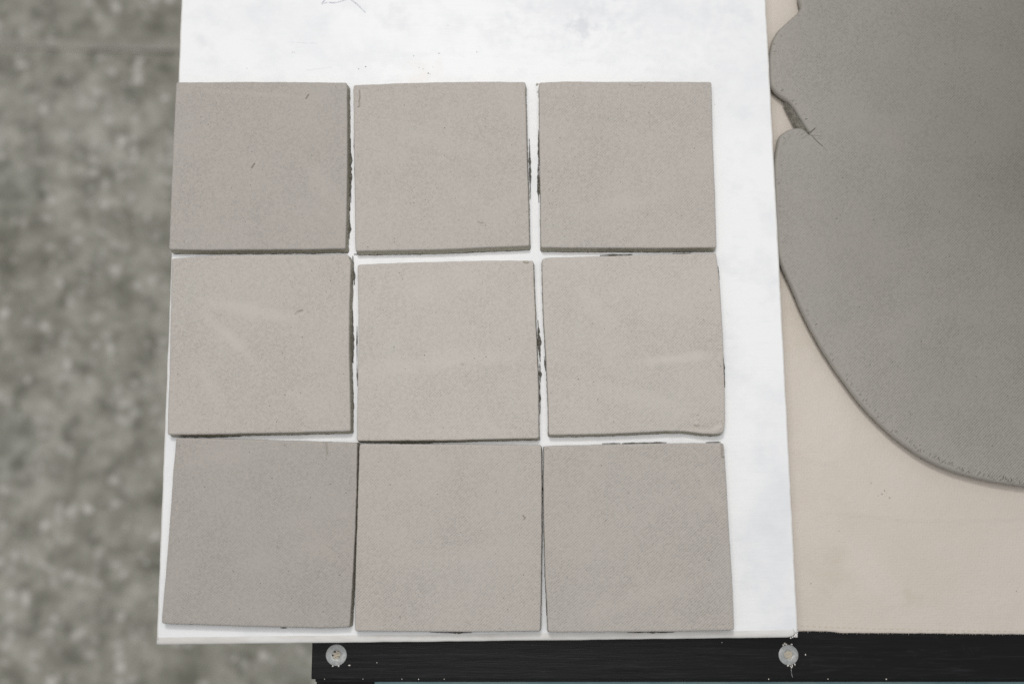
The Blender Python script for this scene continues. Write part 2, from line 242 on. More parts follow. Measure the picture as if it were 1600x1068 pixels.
def clay_material(name, base, pink, grey, twill_rot, seed, twill=1.0, painted_falloff=None, streaks=()):
    """unfired stoneware pressed against twill cloth: faint diagonal weave, grog pits, drying blotches"""
    t = NT(name)
    v = t.mapping(loc=(seed * 0.37, seed * 0.61, 0.0))
    big = t.noise(14, 3, 0.5, v)
    mid = t.noise(60, 4, 0.6, v)
    fine = t.noise(1500, 2, 0.6, v)
    col = t.mix(t.ramp(big, 0.36, 0.64), grey, pink)
    col = t.mix(t.ramp(mid, 0.35, 0.68, 0.0, 0.4), col, base)
    if painted_falloff:  # light falloff across the slab, painted into the clay colour
        (cx, cy), r_in, r_out, amt, shade_col = painted_falloff
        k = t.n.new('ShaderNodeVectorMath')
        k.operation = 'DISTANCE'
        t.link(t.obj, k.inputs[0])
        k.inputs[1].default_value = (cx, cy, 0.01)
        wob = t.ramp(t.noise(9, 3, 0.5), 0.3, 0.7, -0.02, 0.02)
        col = t.mix(t.ramp(t.math('ADD', k.outputs['Value'], wob), r_out, r_in, 0.0, amt), col, shade_col)
    burn = None
    for (c, rx, ry, ang, amt) in streaks:      # strips smoothed by a finger or the roller: paler, weave rubbed out
        mp = t.n.new('ShaderNodeMapping')
        mp.vector_type = 'TEXTURE'
        mp.inputs['Location'].default_value = (c[0], c[1], 0)
        mp.inputs['Rotation'].default_value = (0, 0, ang)
        mp.inputs['Scale'].default_value = (rx, ry, 1.0)
        t.link(t.obj, mp.inputs['Vector'])
        ln = t.n.new('ShaderNodeVectorMath')
        ln.operation = 'LENGTH'
        t.link(mp.outputs[0], ln.inputs[0])
        dist_ = t.math('ADD', ln.outputs['Value'], t.ramp(t.noise(70, 3, 0.6, v), 0.3, 0.7, -0.35, 0.35))
        m_ = t.ramp(dist_, 1.1, 0.15, 0.0, amt)
        burn = m_ if burn is None else t.math('MAXIMUM', burn, m_)
    if burn is not None:
        col = t.mix(t.math('MULTIPLY', burn, 0.16), col, tuple(min(1.0, x * 1.22) for x in base[:3]) + (1.0,))
    # tiny dark grog specks
    vo = t.voronoi(420, v)
    spk = t.ramp(vo.outputs['Distance'], 0.16, 0.07)
    pick = t.ramp(t.n_sep(vo.outputs['Color']), 0.90, 0.95)
    spk = t.math('MULTIPLY', spk, pick)
    col = t.mix(t.math('MULTIPLY', spk, 0.4), col, tuple(x * 0.35 for x in base[:3]) + (1.0,))
    col = t.mix(t.ramp(fine, 0.30, 0.70, 0.0, 0.09), col, tuple(x * 0.55 for x in base[:3]) + (1.0,))
    # twill weave imprint, worn away in places
    w1 = t.wave(235, twill_rot, 1.3, 2.0, v)
    w2 = t.wave(330, twill_rot + R(68), 1.8, 2.0, v)
    weave = t.math('ADD', t.math('MULTIPLY', w1, 0.75), t.math('MULTIPLY', w2, 0.35))
    worn = t.ramp(t.noise(30, 3, 0.6, v), 0.34, 0.66, 0.65, 1.0)
    weave = t.math('MULTIPLY', weave, worn)
    weave = t.math('MULTIPLY', weave, t.ramp(t.noise(650, 2, 0.6, v), 0.32, 0.62, 0.35, 1.0))
    if burn is not None:
        weave = t.math('MULTIPLY', weave, t.ramp(burn, 0.0, 1.0, 1.0, 0.35))
    geo = t.n.new('ShaderNodeNewGeometry')
    sp = t.n.new('ShaderNodeSeparateXYZ')
    t.link(geo.outputs['Normal'], sp.inputs[0])
    weave = t.math('MULTIPLY', weave, t.ramp(sp.outputs[2], 0.86, 0.985))
    n1 = t.bump(weave, 0.00044 * twill, 1.0)
    n2 = t.bump(fine, 0.00022, 0.8, n1)
    n3 = t.bump(t.math('SUBTRACT', 1.0, spk), 0.0004, 0.8, n2)
    n4 = t.bump(t.noise(14, 2, 0.5, v), 0.0020, 0.30, n3)
    return t.done(col, 0.80, n4, 0.25)


def _sep(self, colsock):
    k = self.n.new('ShaderNodeSeparateColor')
    self.link(colsock, k.inputs[0])
    return k.outputs[0]


NT.n_sep = _sep

M = {}
# tone of each square; centre-to-edge light falloff is put into its colour
TILE_TONE = {'T1': 0.402, 'T2': 0.450, 'T3': 0.450, 'T4': 0.466, 'T5': 0.492, 'T6': 0.490, 'T7': 0.392, 'T8': 0.448, 'T9': 0.434}


def clay_tile_mat(key, i, rot, c):
    g = TILE_TONE[key]
    r, b = g * 1.076, g * 0.914
    return clay_material('tile_clay_%d' % i, rgba(r, g, b), rgba(r * 1.018, g * 1.008, b * 1.006), rgba(r * 0.988, g * 0.994, b * 0.992), rot, i * 1.7 + 0.3,
                         streaks=[(((x - c[0]) * MM, (y - c[1]) * MM), rx * MM, ry * MM, a_, m_) for (x, y), rx, ry, a_, m_ in STREAKS[key]])

M['slab_clay'] = clay_material('slab_clay', rgba(0.388, 0.368, 0.333), rgba(0.394, 0.371, 0.336), rgba(0.378, 0.361, 0.328), R(45), 23.1, 1.05, painted_falloff=((0.17, 0.05), 0.02, 0.32, 1.0, rgba(0.155, 0.146, 0.125)))  # darkens to the right: light falloff put into the colour

t = NT('moist_cut_clay')
f = t.noise(700, 4, 0.65)
col = t.mix(t.ramp(f, 0.3, 0.7), rgba(0.36, 0.340, 0.270), rgba(0.50, 0.470, 0.385))
M['cut_clay'] = t.done(col, 0.62, t.bump(t.noise(420, 5, 0.7), 0.0012, 0.9), 0.35)

t = NT('slab_rim_clay')
f = t.noise(500, 4, 0.65)
col = t.mix(t.ramp(f, 0.3, 0.7), rgba(0.15, 0.140, 0.108), rgba(0.24, 0.224, 0.178))
M['slab_side'] = t.done(col, 0.7, t.bump(t.noise(420, 5, 0.7), 0.0010, 0.8), 0.3)

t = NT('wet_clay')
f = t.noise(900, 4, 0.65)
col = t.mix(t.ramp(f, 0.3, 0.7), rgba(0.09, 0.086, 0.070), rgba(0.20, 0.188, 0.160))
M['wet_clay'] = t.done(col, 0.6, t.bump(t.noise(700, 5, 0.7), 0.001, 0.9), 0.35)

t = NT('torn_clay')
v = t.mapping(scale=(1.0, 1.0, 1.0))
f = t.noise(300, 5, 0.7, v)
col = t.mix(t.ramp(f, 0.3, 0.7), rgba(0.16, 0.150, 0.122), rgba(0.33, 0.31, 0.27))
M['torn_clay'] = t.done(col, 0.8, t.bump(f, 0.003, 1.0), 0.25)

# white board: painted panel with graphite-grey smudges, faint brush marks and a brownish clay smear
t = NT('white_paint')
sm = t.noise(9, 6, 0.62, dist=0.4)
sm2 = t.noise(34, 5, 0.65, t.mapping(scale=(1.0, 1.2, 1.0)))
scr = t.noise(240, 3, 0.6, t.mapping(scale=(0.12, 1.0, 1.0), rot=(0, 0, R(3))))
col = t.mix(t.ramp(sm, 0.50, 0.74), rgba(0.850, 0.854, 0.860), rgba(0.740, 0.752, 0.770))
col = t.mix(t.ramp(sm2, 0.50, 0.74, 0.0, 0.6), col, rgba(0.70, 0.715, 0.735))
col = t.mix(t.ramp(scr, 0.60, 0.78, 0.0, 0.16), col, rgba(0.62, 0.635, 0.65))
for (c, r_, amt, cc) in (((0.0448, 0.2970, 0), 0.008, 0.42, (0.56, 0.575, 0.61)), ((0.034, 0.315, 0), 0.03, 0.22, (0.60, 0.615, 0.65)),
                         ((-0.058, 0.262, 0), 0.012, 0.18, (0.74, 0.64, 0.55)), ((-0.078, 0.304, 0), 0.010, 0.22, (0.56, 0.57, 0.60)),
                         ((0.1000, 0.312, 0), 0.045, 0.20, (0.62, 0.64, 0.68)), ((-0.0095, 0.292, 0), 0.012, 0.2, (0.6, 0.62, 0.65)),
                         ((-0.205, 0.288, 0), 0.005, 0.22, (0.6, 0.61, 0.64))):
    col = t.mix(t.math('MULTIPLY', t.blob(c, r_ * 1.25, 0.2, r_ * 0.7, 160), amt), col, rgba(*cc))
nb = t.bump(t.noise(300, 3, 0.6, t.mapping(scale=(0.15, 1, 1))), 0.0006, 0.35)
M['board_white'] = t.done(col, 0.48, nb, 0.4)

t = NT('board_edge_paint')
f = t.noise(120, 4, 0.65, t.mapping(scale=(0.3, 1, 1)))
col = t.mix(t.ramp(f, 0.35, 0.68), rgba(0.78, 0.765, 0.74), rgba(0.66, 0.635, 0.60))
M['board_edge'] = t.done(col, 0.6, t.bump(f, 0.0008, 0.5), 0.3)

t = NT('pencil_graphite')
f = t.noise(1400, 3, 0.6)
col = t.mix(t.ramp(f, 0.42, 0.6), rgba(0.40, 0.40, 0.46), rgba(0.80, 0.81, 0.83))
M['pencil'] = t.done(col, 0.5, None, 0.4)

t = NT('faint_scratch')
f = t.noise(1100, 3, 0.6)
col = t.mix(t.ramp(f, 0.35, 0.55), rgba(0.66, 0.67, 0.70), rgba(0.83, 0.84, 0.855))
M['scratch'] = t.done(col, 0.5, None, 0.4)

t = NT('plaster_fleck')
M['fleck'] = t.done(t.mix(t.noise(900, 3), rgba(0.62, 0.56, 0.48), rgba(0.80, 0.78, 0.74)), 0.85, None, 0.2)

t = NT('clay_crumb')
M['crumb'] = t.done(rgba(0.24, 0.22, 0.20), 0.85, None, 0.2)

# canvas: natural cotton, tight weave, a few clay-water stains
t = NT('canvas_cloth')
st = t.noise(12, 5, 0.6, dist=0.6)
st2 = t.noise(55, 4, 0.6)
col = t.mix(t.ramp(st, 0.38, 0.66), rgba(0.662, 0.602, 0.542), rgba(0.622, 0.562, 0.497))
col = t.mix(t.ramp(st2, 0.45, 0.75, 0.0, 0.4), col, rgba(0.615, 0.555, 0.486))
col = t.mix(t.ramp(t.noise(900, 2), 0.3, 0.7, 0.0, 0.18), col, rgba(0.52, 0.46, 0.38))
for (c, r_, amt) in (((0.201, -0.058, -0.0162), 0.010, 0.18), ((0.249, -0.071, -0.0162), 0.006, 0.3), ((0.186, 0.10, -0.0162), 0.02, 0.15),
                     ((0.205, -0.045, -0.0162), 0.006, 0.16)):
    col = t.mix(t.math('MULTIPLY', t.blob(c, r_ * 1.3, 0.25, r_ * 0.7, 130), amt), col, rgba(0.52, 0.46, 0.355))
wv = t.math('ADD', t.wave(330, 0.0, 0.8, 2.0), t.wave(330, R(90), 0.8, 2.0))
n1 = t.bump(wv, 0.00007, 0.6)
n2 = t.bump(t.noise(700, 3, 0.6), 0.0004, 0.8, n1)
n3 = t.bump(t.noise(16, 4, 0.55, t.mapping(scale=(1, 1.6, 1))), 0.004, 0.5, n2)
M['canvas'] = t.done(col, 0.9, n3, 0.1)

t = NT('canvas_thread')
M['thread'] = t.done(rgba(0.62, 0.56, 0.46), 0.9, t.bump(t.noise(1500, 2), 0.0003, 0.8), 0.1)

# black coated bed panel with swirl scuffs
t = NT('black_laminate')
sw = t.noise(420, 4, 0.7, t.mapping(scale=(0.06, 1, 1), rot=(0, 0, R(-9))), dist=0.5)
col = t.mix(t.ramp(sw, 0.56, 0.78, 0.0, 0.7), rgba(0.0050, 0.0046, 0.0050), rgba(0.022, 0.023, 0.028))
dust = t.noise(130, 5, 0.75)
col = t.mix(t.ramp(dust, 0.60, 0.80, 0.0, 0.35), col, rgba(0.035, 0.033, 0.032))
M['black'] = t.done(col, t.ramp(sw, 0.3, 0.7, 0.26, 0.50), t.bump(sw, 0.0004, 0.4), 0.25)

t = NT('teal_paint')
f = t.noise(60, 5, 0.65, t.mapping(scale=(0.3, 1, 1)))
col = t.mix(t.ramp(f, 0.35, 0.62), rgba(0.14, 0.30, 0.33), rgba(0.32, 0.47, 0.48))
M['teal'] = t.done(col, 0.5, t.bump(f, 0.0006, 0.5), 0.4)

t = NT('zinc_steel')
f = t.noise(350, 4, 0.6)
col = t.mix(t.ramp(f, 0.35, 0.65), rgba(0.32, 0.335, 0.335), rgba(0.47, 0.475, 0.46))
t.b.inputs['Metallic'].default_value = 0.55
M['zinc'] = t.done(col, 0.55, t.bump(f, 0.0004, 0.5), 0.5)

t = NT('dry_clay_plug')
f = t.noise(800, 4, 0.6)
M['plug'] = t.done(t.mix(f, rgba(0.40, 0.35, 0.27), rgba(0.66, 0.60, 0.50)), 0.9, t.bump(f, 0.0015, 1.0), 0.1)

# concrete floor: grey, with pale aggregate, cloudy wear and a few dark patches
t = NT('concrete')
c1 = t.noise(3.2, 5, 0.6)
c2 = t.noise(22, 4, 0.65, dist=0.3)
wv_ = t.n.new('ShaderNodeTexNoise')
wv_.inputs['Scale'].default_value = 60
t.link(t.obj, wv_.inputs['Vector'])
dv = t.n.new('ShaderNodeVectorMath')
dv.operation = 'MULTIPLY_ADD'
t.link(wv_.outputs['Color'], dv.inputs[0])
dv.inputs[1].default_value = (0.028, 0.028, 0.0)
t.link(t.obj, dv.inputs[2])
vo = t.voronoi(48, dv.outputs[0])
ag = t.math('MULTIPLY', t.ramp(vo.outputs['Distance'], 0.48, 0.16), t.ramp(t.n_sep(vo.outputs['Color']), 0.45, 0.95))
vo2 = t.voronoi(90, dv.outputs[0])
ag2 = t.math('MULTIPLY', t.ramp(vo2.outputs['Distance'], 0.42, 0.2), t.ramp(t.n_sep(vo2.outputs['Color']), 0.6, 1.0))
col = t.mix(t.ramp(c1, 0.36, 0.64), rgba(0.47, 0.453, 0.378), rgba(0.66, 0.638, 0.555))
col = t.mix(t.ramp(c2, 0.36, 0.66, 0.0, 0.85), col, rgba(0.205, 0.198, 0.160))
col = t.mix(t.math('MULTIPLY', ag, 0.9), col, rgba(0.88, 0.85, 0.78))
col = t.mix(t.math('MULTIPLY', ag2, 0.9), col, rgba(0.76, 0.735, 0.66))
for (c, r_) in FLOOR_DARK_PATCHES:
    col = t.mix(t.math('MULTIPLY', t.blob((c[0] * MM, c[1] * MM, 0.0), r_ * MM * 1.5, 0.2, r_ * MM * 0.4, 60), 0.5 if r_ < 20 else 0.4), col,
                rgba(0.075, 0.070, 0.050) if r_ < 20 else rgba(0.125, 0.135, 0.110))
M['concrete'] = t.done(col, 0.85, t.bump(c2, 0.002, 0.5), 0.25)
t = NT('joint_mortar')
M['joint'] = t.done(t.mix(t.ramp(t.noise(9, 4), 0.35, 0.65), rgba(0.56, 0.525, 0.46), rgba(0.45, 0.43, 0.375)), 0.9, None, 0.2)

# ------------------------------------------------------------------ object helpers
def link(name, mesh, parent=None, loc=None):
    o = bpy.data.objects.new(name, mesh)
    C.objects.link(o)
    if parent is not None:
        o.parent = parent
    if loc is not None:
        o.location = loc
    return o


def tag(o, label=None, cat=None, group=None, kind=None):
    if label:
        o['label'] = label
    if cat:
        o['category'] = cat
        o['kind'] = 'thing'
    if group:
        o['group'] = group
    if kind:
        o['kind'] = kind
    return o


def mesh_from(name, verts, faces, mats, midx=None, smooth=True):
    me = bpy.data.meshes.new(name)
    me.from_pydata([tuple(map(float, v)) for v in verts], [], [tuple(map(int, f)) for f in faces])
    for m in mats:
        me.materials.append(m)
    if midx is not None:
        me.polygons.foreach_set('material_index', np.asarray(midx, dtype=np.int32))
    me.polygons.foreach_set('use_smooth', np.full(len(me.polygons), smooth, dtype=bool))
    me.update()
    return me


def resample(pts, step, closed=True):
    p = np.array(pts, dtype=float)
    if closed:
        p = np.vstack([p, p[:1]])
    seg = np.linalg.norm(np.diff(p, axis=0), axis=1)
    s = np.concatenate([[0], np.cumsum(seg)])
    n = max(3, int(round(s[-1] / step)))
    u = np.linspace(0, s[-1], n, endpoint=not closed)
    return np.stack([np.interp(u, s, p[:, 0]), np.interp(u, s, p[:, 1])], axis=1)


def spline(pts, closed=False, per=8):
    """Catmull-Rom through the points"""
    p = np.array(pts, dtype=float)
    n = len(p)
    out = []
    for i in range(n - 1):
        a = p[max(i - 1, 0)]; b = p[i]; c = p[i + 1]; d = p[min(i + 2, n - 1)]
        for k in range(per):
            u = k / per
            out.append(0.5 * ((2 * b) + (c - a) * u + (2 * a - 5 * b + 4 * c - d) * u * u + (3 * b - a - 3 * c + d) * u ** 3))
    out.append(p[-1])
    return np.array(out)


def smooth_closed(p, it):
    for _ in range(it):
        p = 0.25 * np.roll(p, 1, axis=0) + 0.5 * p + 0.25 * np.roll(p, -1, axis=0)
    return p


def inward_normals(p):
    d = np.roll(p, -1, axis=0) - np.roll(p, 1, axis=0)
    d /= np.linalg.norm(d, axis=1)[:, None] + 1e-9
    return np.stack([-d[:, 1], d[:, 0]], axis=1)       # for a counter-clockwise loop


def dist_to_polyline(q, p, closed):
    if closed and len(p) > 200:            # dense loop: nearest vertex, then its two segments
        kd = KDTree(len(p))
        for i, v in enumerate(p):
            kd.insert((v[0], v[1], 0.0), i)
        kd.balance()
        idx = np.array([kd.find((v[0], v[1], 0.0))[1] for v in q])
        best = np.full(len(q), 1e9)
        for a, b in ((p[idx - 1], p[idx]), (p[idx], p[(idx + 1) % len(p)])):
            ab = b - a
            t = np.clip(((q - a) * ab).sum(1) / ((ab ** 2).sum(1) + 1e-12), 0, 1)
            best = np.minimum(best, np.linalg.norm(q - (a + t[:, None] * ab), axis=1))
        return best
    a = p if closed else p[:-1]
    b = np.roll(p, -1, axis=0) if closed else p[1:]
    best = np.full(len(q), 1e9)
    ab = b - a
    L = (ab ** 2).sum(1) + 1e-12
    for s in range(0, len(q), 4000):
        qq = q[s:s + 4000]
        t = ((qq[:, None, :] - a[None]) * ab[None]).sum(2) / L[None]
        t = np.clip(t, 0, 1)
        dd = qq[:, None, :] - (a[None] + t[..., None] * ab[None])
        best[s:s + 4000] = np.sqrt((dd ** 2).sum(2)).min(1)
    return best


def inside(q, p):
    x, y = q[:, 0], q[:, 1]
    r = np.zeros(len(q), dtype=bool)
    n = len(p)
    for i in range(n):
        x1, y1 = p[i]; x2, y2 = p[(i + 1) % n]
        if y1 == y2:
            continue
        c = ((y1 > y) != (y2 > y)) & (x < (x2 - x1) * (y - y1) / (y2 - y1) + x1)
        r ^= c
    return r


def fbm(x, y, s, seed, octaves=3):
    return noise.fractal(Vector((x * s + seed * 13.7, y * s - seed * 7.1, seed * 3.3)), 0.6, 2.0, octaves)


def clay_body(name, loop, thick, edge_r, edge_drop, marks, mats, seed, grid=2.4, base_inset=0.5, undul=0.16, ragged=0.25, origin=(0, 0), fine_rim=None, flare=(0.0, 0.0)):
    """A flat cake of clay. loop: CCW outline (mm). The top is a fine triangulation with a rolled edge, dents and grooves;
    the sides are rough and slightly undercut. mats: (top, cut side)."""
    rnd = random.Random(seed)
    p = loop
    nrm = inward_normals(smooth_closed(p, 2))
    n = len(p)
    pts = [p]
    for s in (0.18, 0.42, 0.75, 1.0, 1.45):
        ring = p + nrm * (s * edge_r)
        pts.append(ring)
    x0, y0 = p.min(0); x1, y1 = p.max(0)
    gx, gy = np.meshgrid(np.arange(x0, x1, grid), np.arange(y0, y1, grid))
    g = np.stack([gx.ravel(), gy.ravel()], 1)
    g += np.array([[rnd.uniform(-.25, .25) * grid, rnd.uniform(-.25, .25) * grid] for _ in range(len(g))])
    clusters = []
    for m in marks:
        if m[0] == 'g':
            pl = np.array(m[1]); w = m[2]
            k = max(w * 0.55, 0.10)
            R_ = w * 2.6
            for i in range(len(pl) - 1):
                a, b = pl[i], pl[i + 1]
                L = np.linalg.norm(b - a)
                d = (b - a) / (L + 1e-9); nn = np.array([-d[1], d[0]])
                for u in np.arange(-R_, L + R_, k * 1.2):
                    for vv in np.arange(-R_, R_ + 1e-6, k):
                        clusters.append(a + d * u + nn * vv + np.array([rnd.uniform(-.1, .1), rnd.uniform(-.1, .1)]) * k)
        else:
            c = np.array(m[1]); rr = max(m[2], m[3]) * 2.2
            k = min(m[2], m[3]) * 0.4
            for u in np.arange(-rr, rr + 1e-6, k):
                for vv in np.arange(-rr, rr + 1e-6, k):
                    clusters.append(c + np.array([u, vv]) + np.array([rnd.uniform(-.1, .1), rnd.uniform(-.1, .1)]) * k)
    allq = np.vstack(pts[1:] + [g] + ([np.array(clusters)] if clusters else []))
    if fine_rim is not None:
        allq = np.vstack([allq, fine_rim])
    ok = inside(allq, p)
    allq = allq[ok]
    dd = dist_to_polyline(allq, p, True)
    allq = allq[dd > 0.10]
    verts_in = [Vector(v) for v in np.vstack([p, allq])]
    res = delaunay_2d_cdt(verts_in, [], [list(range(n))], 1, 1e-4, True)
    vo, fo, orig = res[0], res[2], res[3]
    q = np.array([(v.x, v.y) for v in vo])
    d = dist_to_polyline(q, p, True)
    # rolled edge
    u = np.clip(d / edge_r, 0, 1)
    er = edge_drop * (1 - np.sqrt(np.clip(1 - (1 - u) ** 2, 0, 1)))
    z = np.full(len(q), thick) - er
    und = np.array([fbm(a, b, 0.022, seed) for a, b in q])
    z += undul * und * np.clip(d / 4.0, 0.2, 1)
    for m in marks:
        if m[0] == 'g':
            pl = np.array(m[1])
            lo = pl.min(0) - 3 * m[2]; hi = pl.max(0) + 3 * m[2]
            sel = np.where(((q > lo) & (q < hi)).all(1))[0]
            if len(sel):
                gd = dist_to_polyline(q[sel], pl, False)
                z[sel] -= m[3] * np.exp(-(gd / m[2]) ** 2)
        else:
            c = np.array(m[1]); ca, sa = math.cos(m[4]), math.sin(m[4])
            e = q - c
            ex = (e[:, 0] * ca + e[:, 1] * sa) / m[2]; ey = (-e[:, 0] * sa + e[:, 1] * ca) / m[3]
            z -= m[5] * np.exp(-(ex ** 2 + ey ** 2))
    verts = [(a[0], a[1], zz) for a, zz in zip(q, z)]
    tri = np.array([list(f) for f in fo])
    tri = tri[inside(q[tri].mean(1), p)]
    e1 = q[tri[:, 1]] - q[tri[:, 0]]; e2 = q[tri[:, 2]] - q[tri[:, 0]]
    flip = (e1[:, 0] * e2[:, 1] - e1[:, 1] * e2[:, 0]) < 0
    tri[flip] = tri[flip][:, ::-1]
    faces = tri.tolist()
    midx = [0] * len(faces)
    where = {}
    for oi, src in enumerate(orig):
        for s in src:
            if s < n and s not in where:
                where[s] = oi
    top = [where[i] for i in range(n)]
    # cut sides
    prev = top
    z_top = thick - edge_drop
    levels = [(0.86, 0.0), (0.60, 0.25), (0.36, 0.6), (0.13, 0.85), (0.0, 1.0)]
    for li, (fz, fi) in enumerate(levels):
        cur = []
        for i in range(n):
            jit = ragged * fbm(p[i][0] * 3.0, p[i][1] * 3.0, 0.16, seed + li * 1.3) * (1.0 if li else 0.5)
            ins = (base_inset - flare[0] * max(0.0, nrm[i][1]) - flare[1] * max(0.0, -nrm[i][0])) * fi + jit
            v = p[i] + nrm[i] * ins
            cur.append(len(verts))
            verts.append((v[0], v[1], z_top * fz))
        for i in range(n):
            j = (i + 1) % n
            faces.append([prev[j], prev[i], cur[i], cur[j]])
            midx.append((0, 1, 1, 1, 2)[li])
        prev = cur
    faces.append(list(reversed(prev)))
    midx.append(2)
    ox, oy = origin
    verts = [((a - ox) * MM, (b - oy) * MM, c * MM) for a, b, c in verts]
    return mesh_from(name, verts, faces, mats, midx)


def flake_mesh(name, a, b, width, thick, seed, mat, ragged=0.6):
    """ragged flake of clay squeezed out along a line from a to b (mm), relative to a"""
    rnd = random.Random(seed)
    org = a
    a = np.array(a); b = np.array(b)
    L = np.linalg.norm(b - a)
    d = (b - a) / (L + 1e-9)
    nn = np.array([-d[1], d[0]])
    a = a - d * min(2.0, 0.22 * L)
    b = b + d * min(2.0, 0.22 * L)
    L = np.linalg.norm(b - a)
    k = max(4, int(L / 0.42))
    left, right = [], []
    w_l = w_r = 0.5
    for i in range(k + 1):
        u = i / k
        w_l = 0.55 * w_l + 0.45 * rnd.uniform(1 - ragged, 1.0)
        w_r = 0.55 * w_r + 0.45 * rnd.uniform(1 - ragged, 1.0)
        if rnd.random() < 0.10:
            w_l *= 0.55
        if rnd.random() < 0.10:
            w_r *= 0.55
        cap = max(0.12, min(1.0, 2.2 * min(u, 1 - u)) * (0.62 + 0.75 * noise.noise(Vector((u * L * 0.28, seed * 1.7, 0.5)))))
        left.append(a + d * L * u + nn * width * 0.62 * w_l * cap)
        right.append(a + d * L * u - nn * width * 0.62 * w_r * cap)
    loop = right + left[::-1]
    n = len(loop)
    verts, faces = [], []
    for (x, y) in loop:
        verts.append((x, y, 0.0))
    c = a * 0.5 + b * 0.5
    for i, (x, y) in enumerate(loop):
        verts.append((x, y, thick * rnd.uniform(0.5, 1.0)))
    for i in range(n):
        j = (i + 1) % n
        faces.append((i, j, n + j, n + i))
    for i in range(k):
        faces.append((n + i, n + i + 1, n + (n - 2 - i), n + (n - 1 - i)))
    faces.append(tuple(reversed(range(n))))
    verts = [((x - org[0]) * MM, (y - org[1]) * MM, z * MM) for x, y, z in verts]
    return mesh_from(name, verts, faces, [mat], smooth=False)


def crumb_mesh(name, size, seed, mat, flat=0.6):
    rnd = random.Random(seed)
    bm = bmesh.new()
    bmesh.ops.create_icosphere(bm, subdivisions=1, radius=size * MM)
    st = rnd.uniform(0.7, 1.3)
    for v in bm.verts:
        v.co *= rnd.uniform(0.6, 1.2)
        v.co.x *= st
        v.co.y /= st
        v.co.z *= flat
    me = bpy.data.meshes.new(name)
    bm.to_mesh(me)
    bm.free()
    me.materials.append(mat)
    me.polygons.foreach_set('use_smooth', np.ones(len(me.polygons), dtype=bool))
    return me


def box_mesh(name, x0, x1, y0, y1, z0, z1, mat, bevel=0.4, segs=2):
    bm = bmesh.new()
    bmesh.ops.create_cube(bm, size=1.0)
    for v in bm.verts:
        v.co = Vector(((x0 if v.co.x < 0 else x1) * MM, (y0 if v.co.y < 0 else y1) * MM, (z0 if v.co.z < 0 else z1) * MM))
    bmesh.ops.bevel(bm, geom=list(bm.edges), offset=bevel * MM, segments=segs, affect='EDGES', profile=0.5)
    me = bpy.data.meshes.new(name)
    bm.to_mesh(me)
    bm.free()
    me.materials.append(mat)
    return me


def line_strip(name, pts, width, z, mat, seed, origin=(0, 0)):
    """a hair-thin drawn or creased line lying on a surface"""
    rnd = random.Random(seed)
    p = resample(spline(pts), 0.8, closed=False)
    d = np.gradient(p, axis=0)
    d /= np.linalg.norm(d, axis=1)[:, None] + 1e-9
    nn = np.stack([-d[:, 1], d[:, 0]], 1)
    verts, faces = [], []
    for i in range(len(p)):
        w = width * rnd.uniform(0.5, 1.0) * (0.3 if i in (0, len(p) - 1) else 1.0)
        for s in (-1, 1):
            v = p[i] + nn[i] * s * w * 0.5
            verts.append(((v[0] - origin[0]) * MM, (v[1] - origin[1]) * MM, z * MM))
    for i in range(len(p) - 1):
        faces.append((2 * i + 1, 2 * i, 2 * i + 2, 2 * i + 3))
    return mesh_from(name, verts, faces, [mat])

# ------------------------------------------------------------------ floor
FLOOR_Z = -0.900
n = 40
fv, ff = [], []
for j in range(n + 1):
    for i in range(n + 1):
        x = -3.0 + 6.0 * i / n; y = -3.0 + 6.0 * j / n
        fv.append((x, y, 0.004 * noise.noise(Vector((x * 2.2, y * 2.2, 5.0)))))
for j in range(n):
    for i in range(n):
        a = j * (n + 1) + i
        ff.append((a, a + 1, a + n + 2, a + n + 1))
floor = link('floor', mesh_from('floor', fv, ff, [M['concrete']]), loc=(0, 0, FLOOR_Z))
tag(floor, 'worn grey concrete workshop floor far below the table', kind='structure')
jl = resample(spline(FLOOR_JOINT), 12, closed=False)
jv, jf = [], []
for i, (x, y) in enumerate(jl):
    wob = 2.5 * noise.noise(Vector((x * 0.03, y * 0.03, 1.0)))
    for s in (-1, 1):
        jv.append((x * MM, (y + s * (6.0 + wob)) * MM, 0.0055))
for i in range(len(jl) - 1):
    jf.append((2 * i + 1, 2 * i, 2 * i + 2, 2 * i + 3))
link('joint_filler', mesh_from('joint_filler', jv, jf, [M['joint']]), floor)

# ------------------------------------------------------------------ work table (slab roller bed)
BED_Z = -17.6
table = bpy.data.objects.new('work_table', None)
C.objects.link(table)
table.location = (0.12, 0.1, FLOOR_Z)
table.empty_display_size = 0.1
tag(table, 'work table with black bed panel, countersunk screws and teal steel frame under the canvas', 'table')
TO = Vector(table.location)


def on_table(name, me, x=0.0, y=0.0, z=0.0, parent=None):
    o = link(name, me, table if parent is None else parent)
    if parent is None:
        o.location = Vector((x * MM, y * MM, z * MM)) - TO
    else:
        o.location = (x * MM, y * MM, z * MM)
    return o


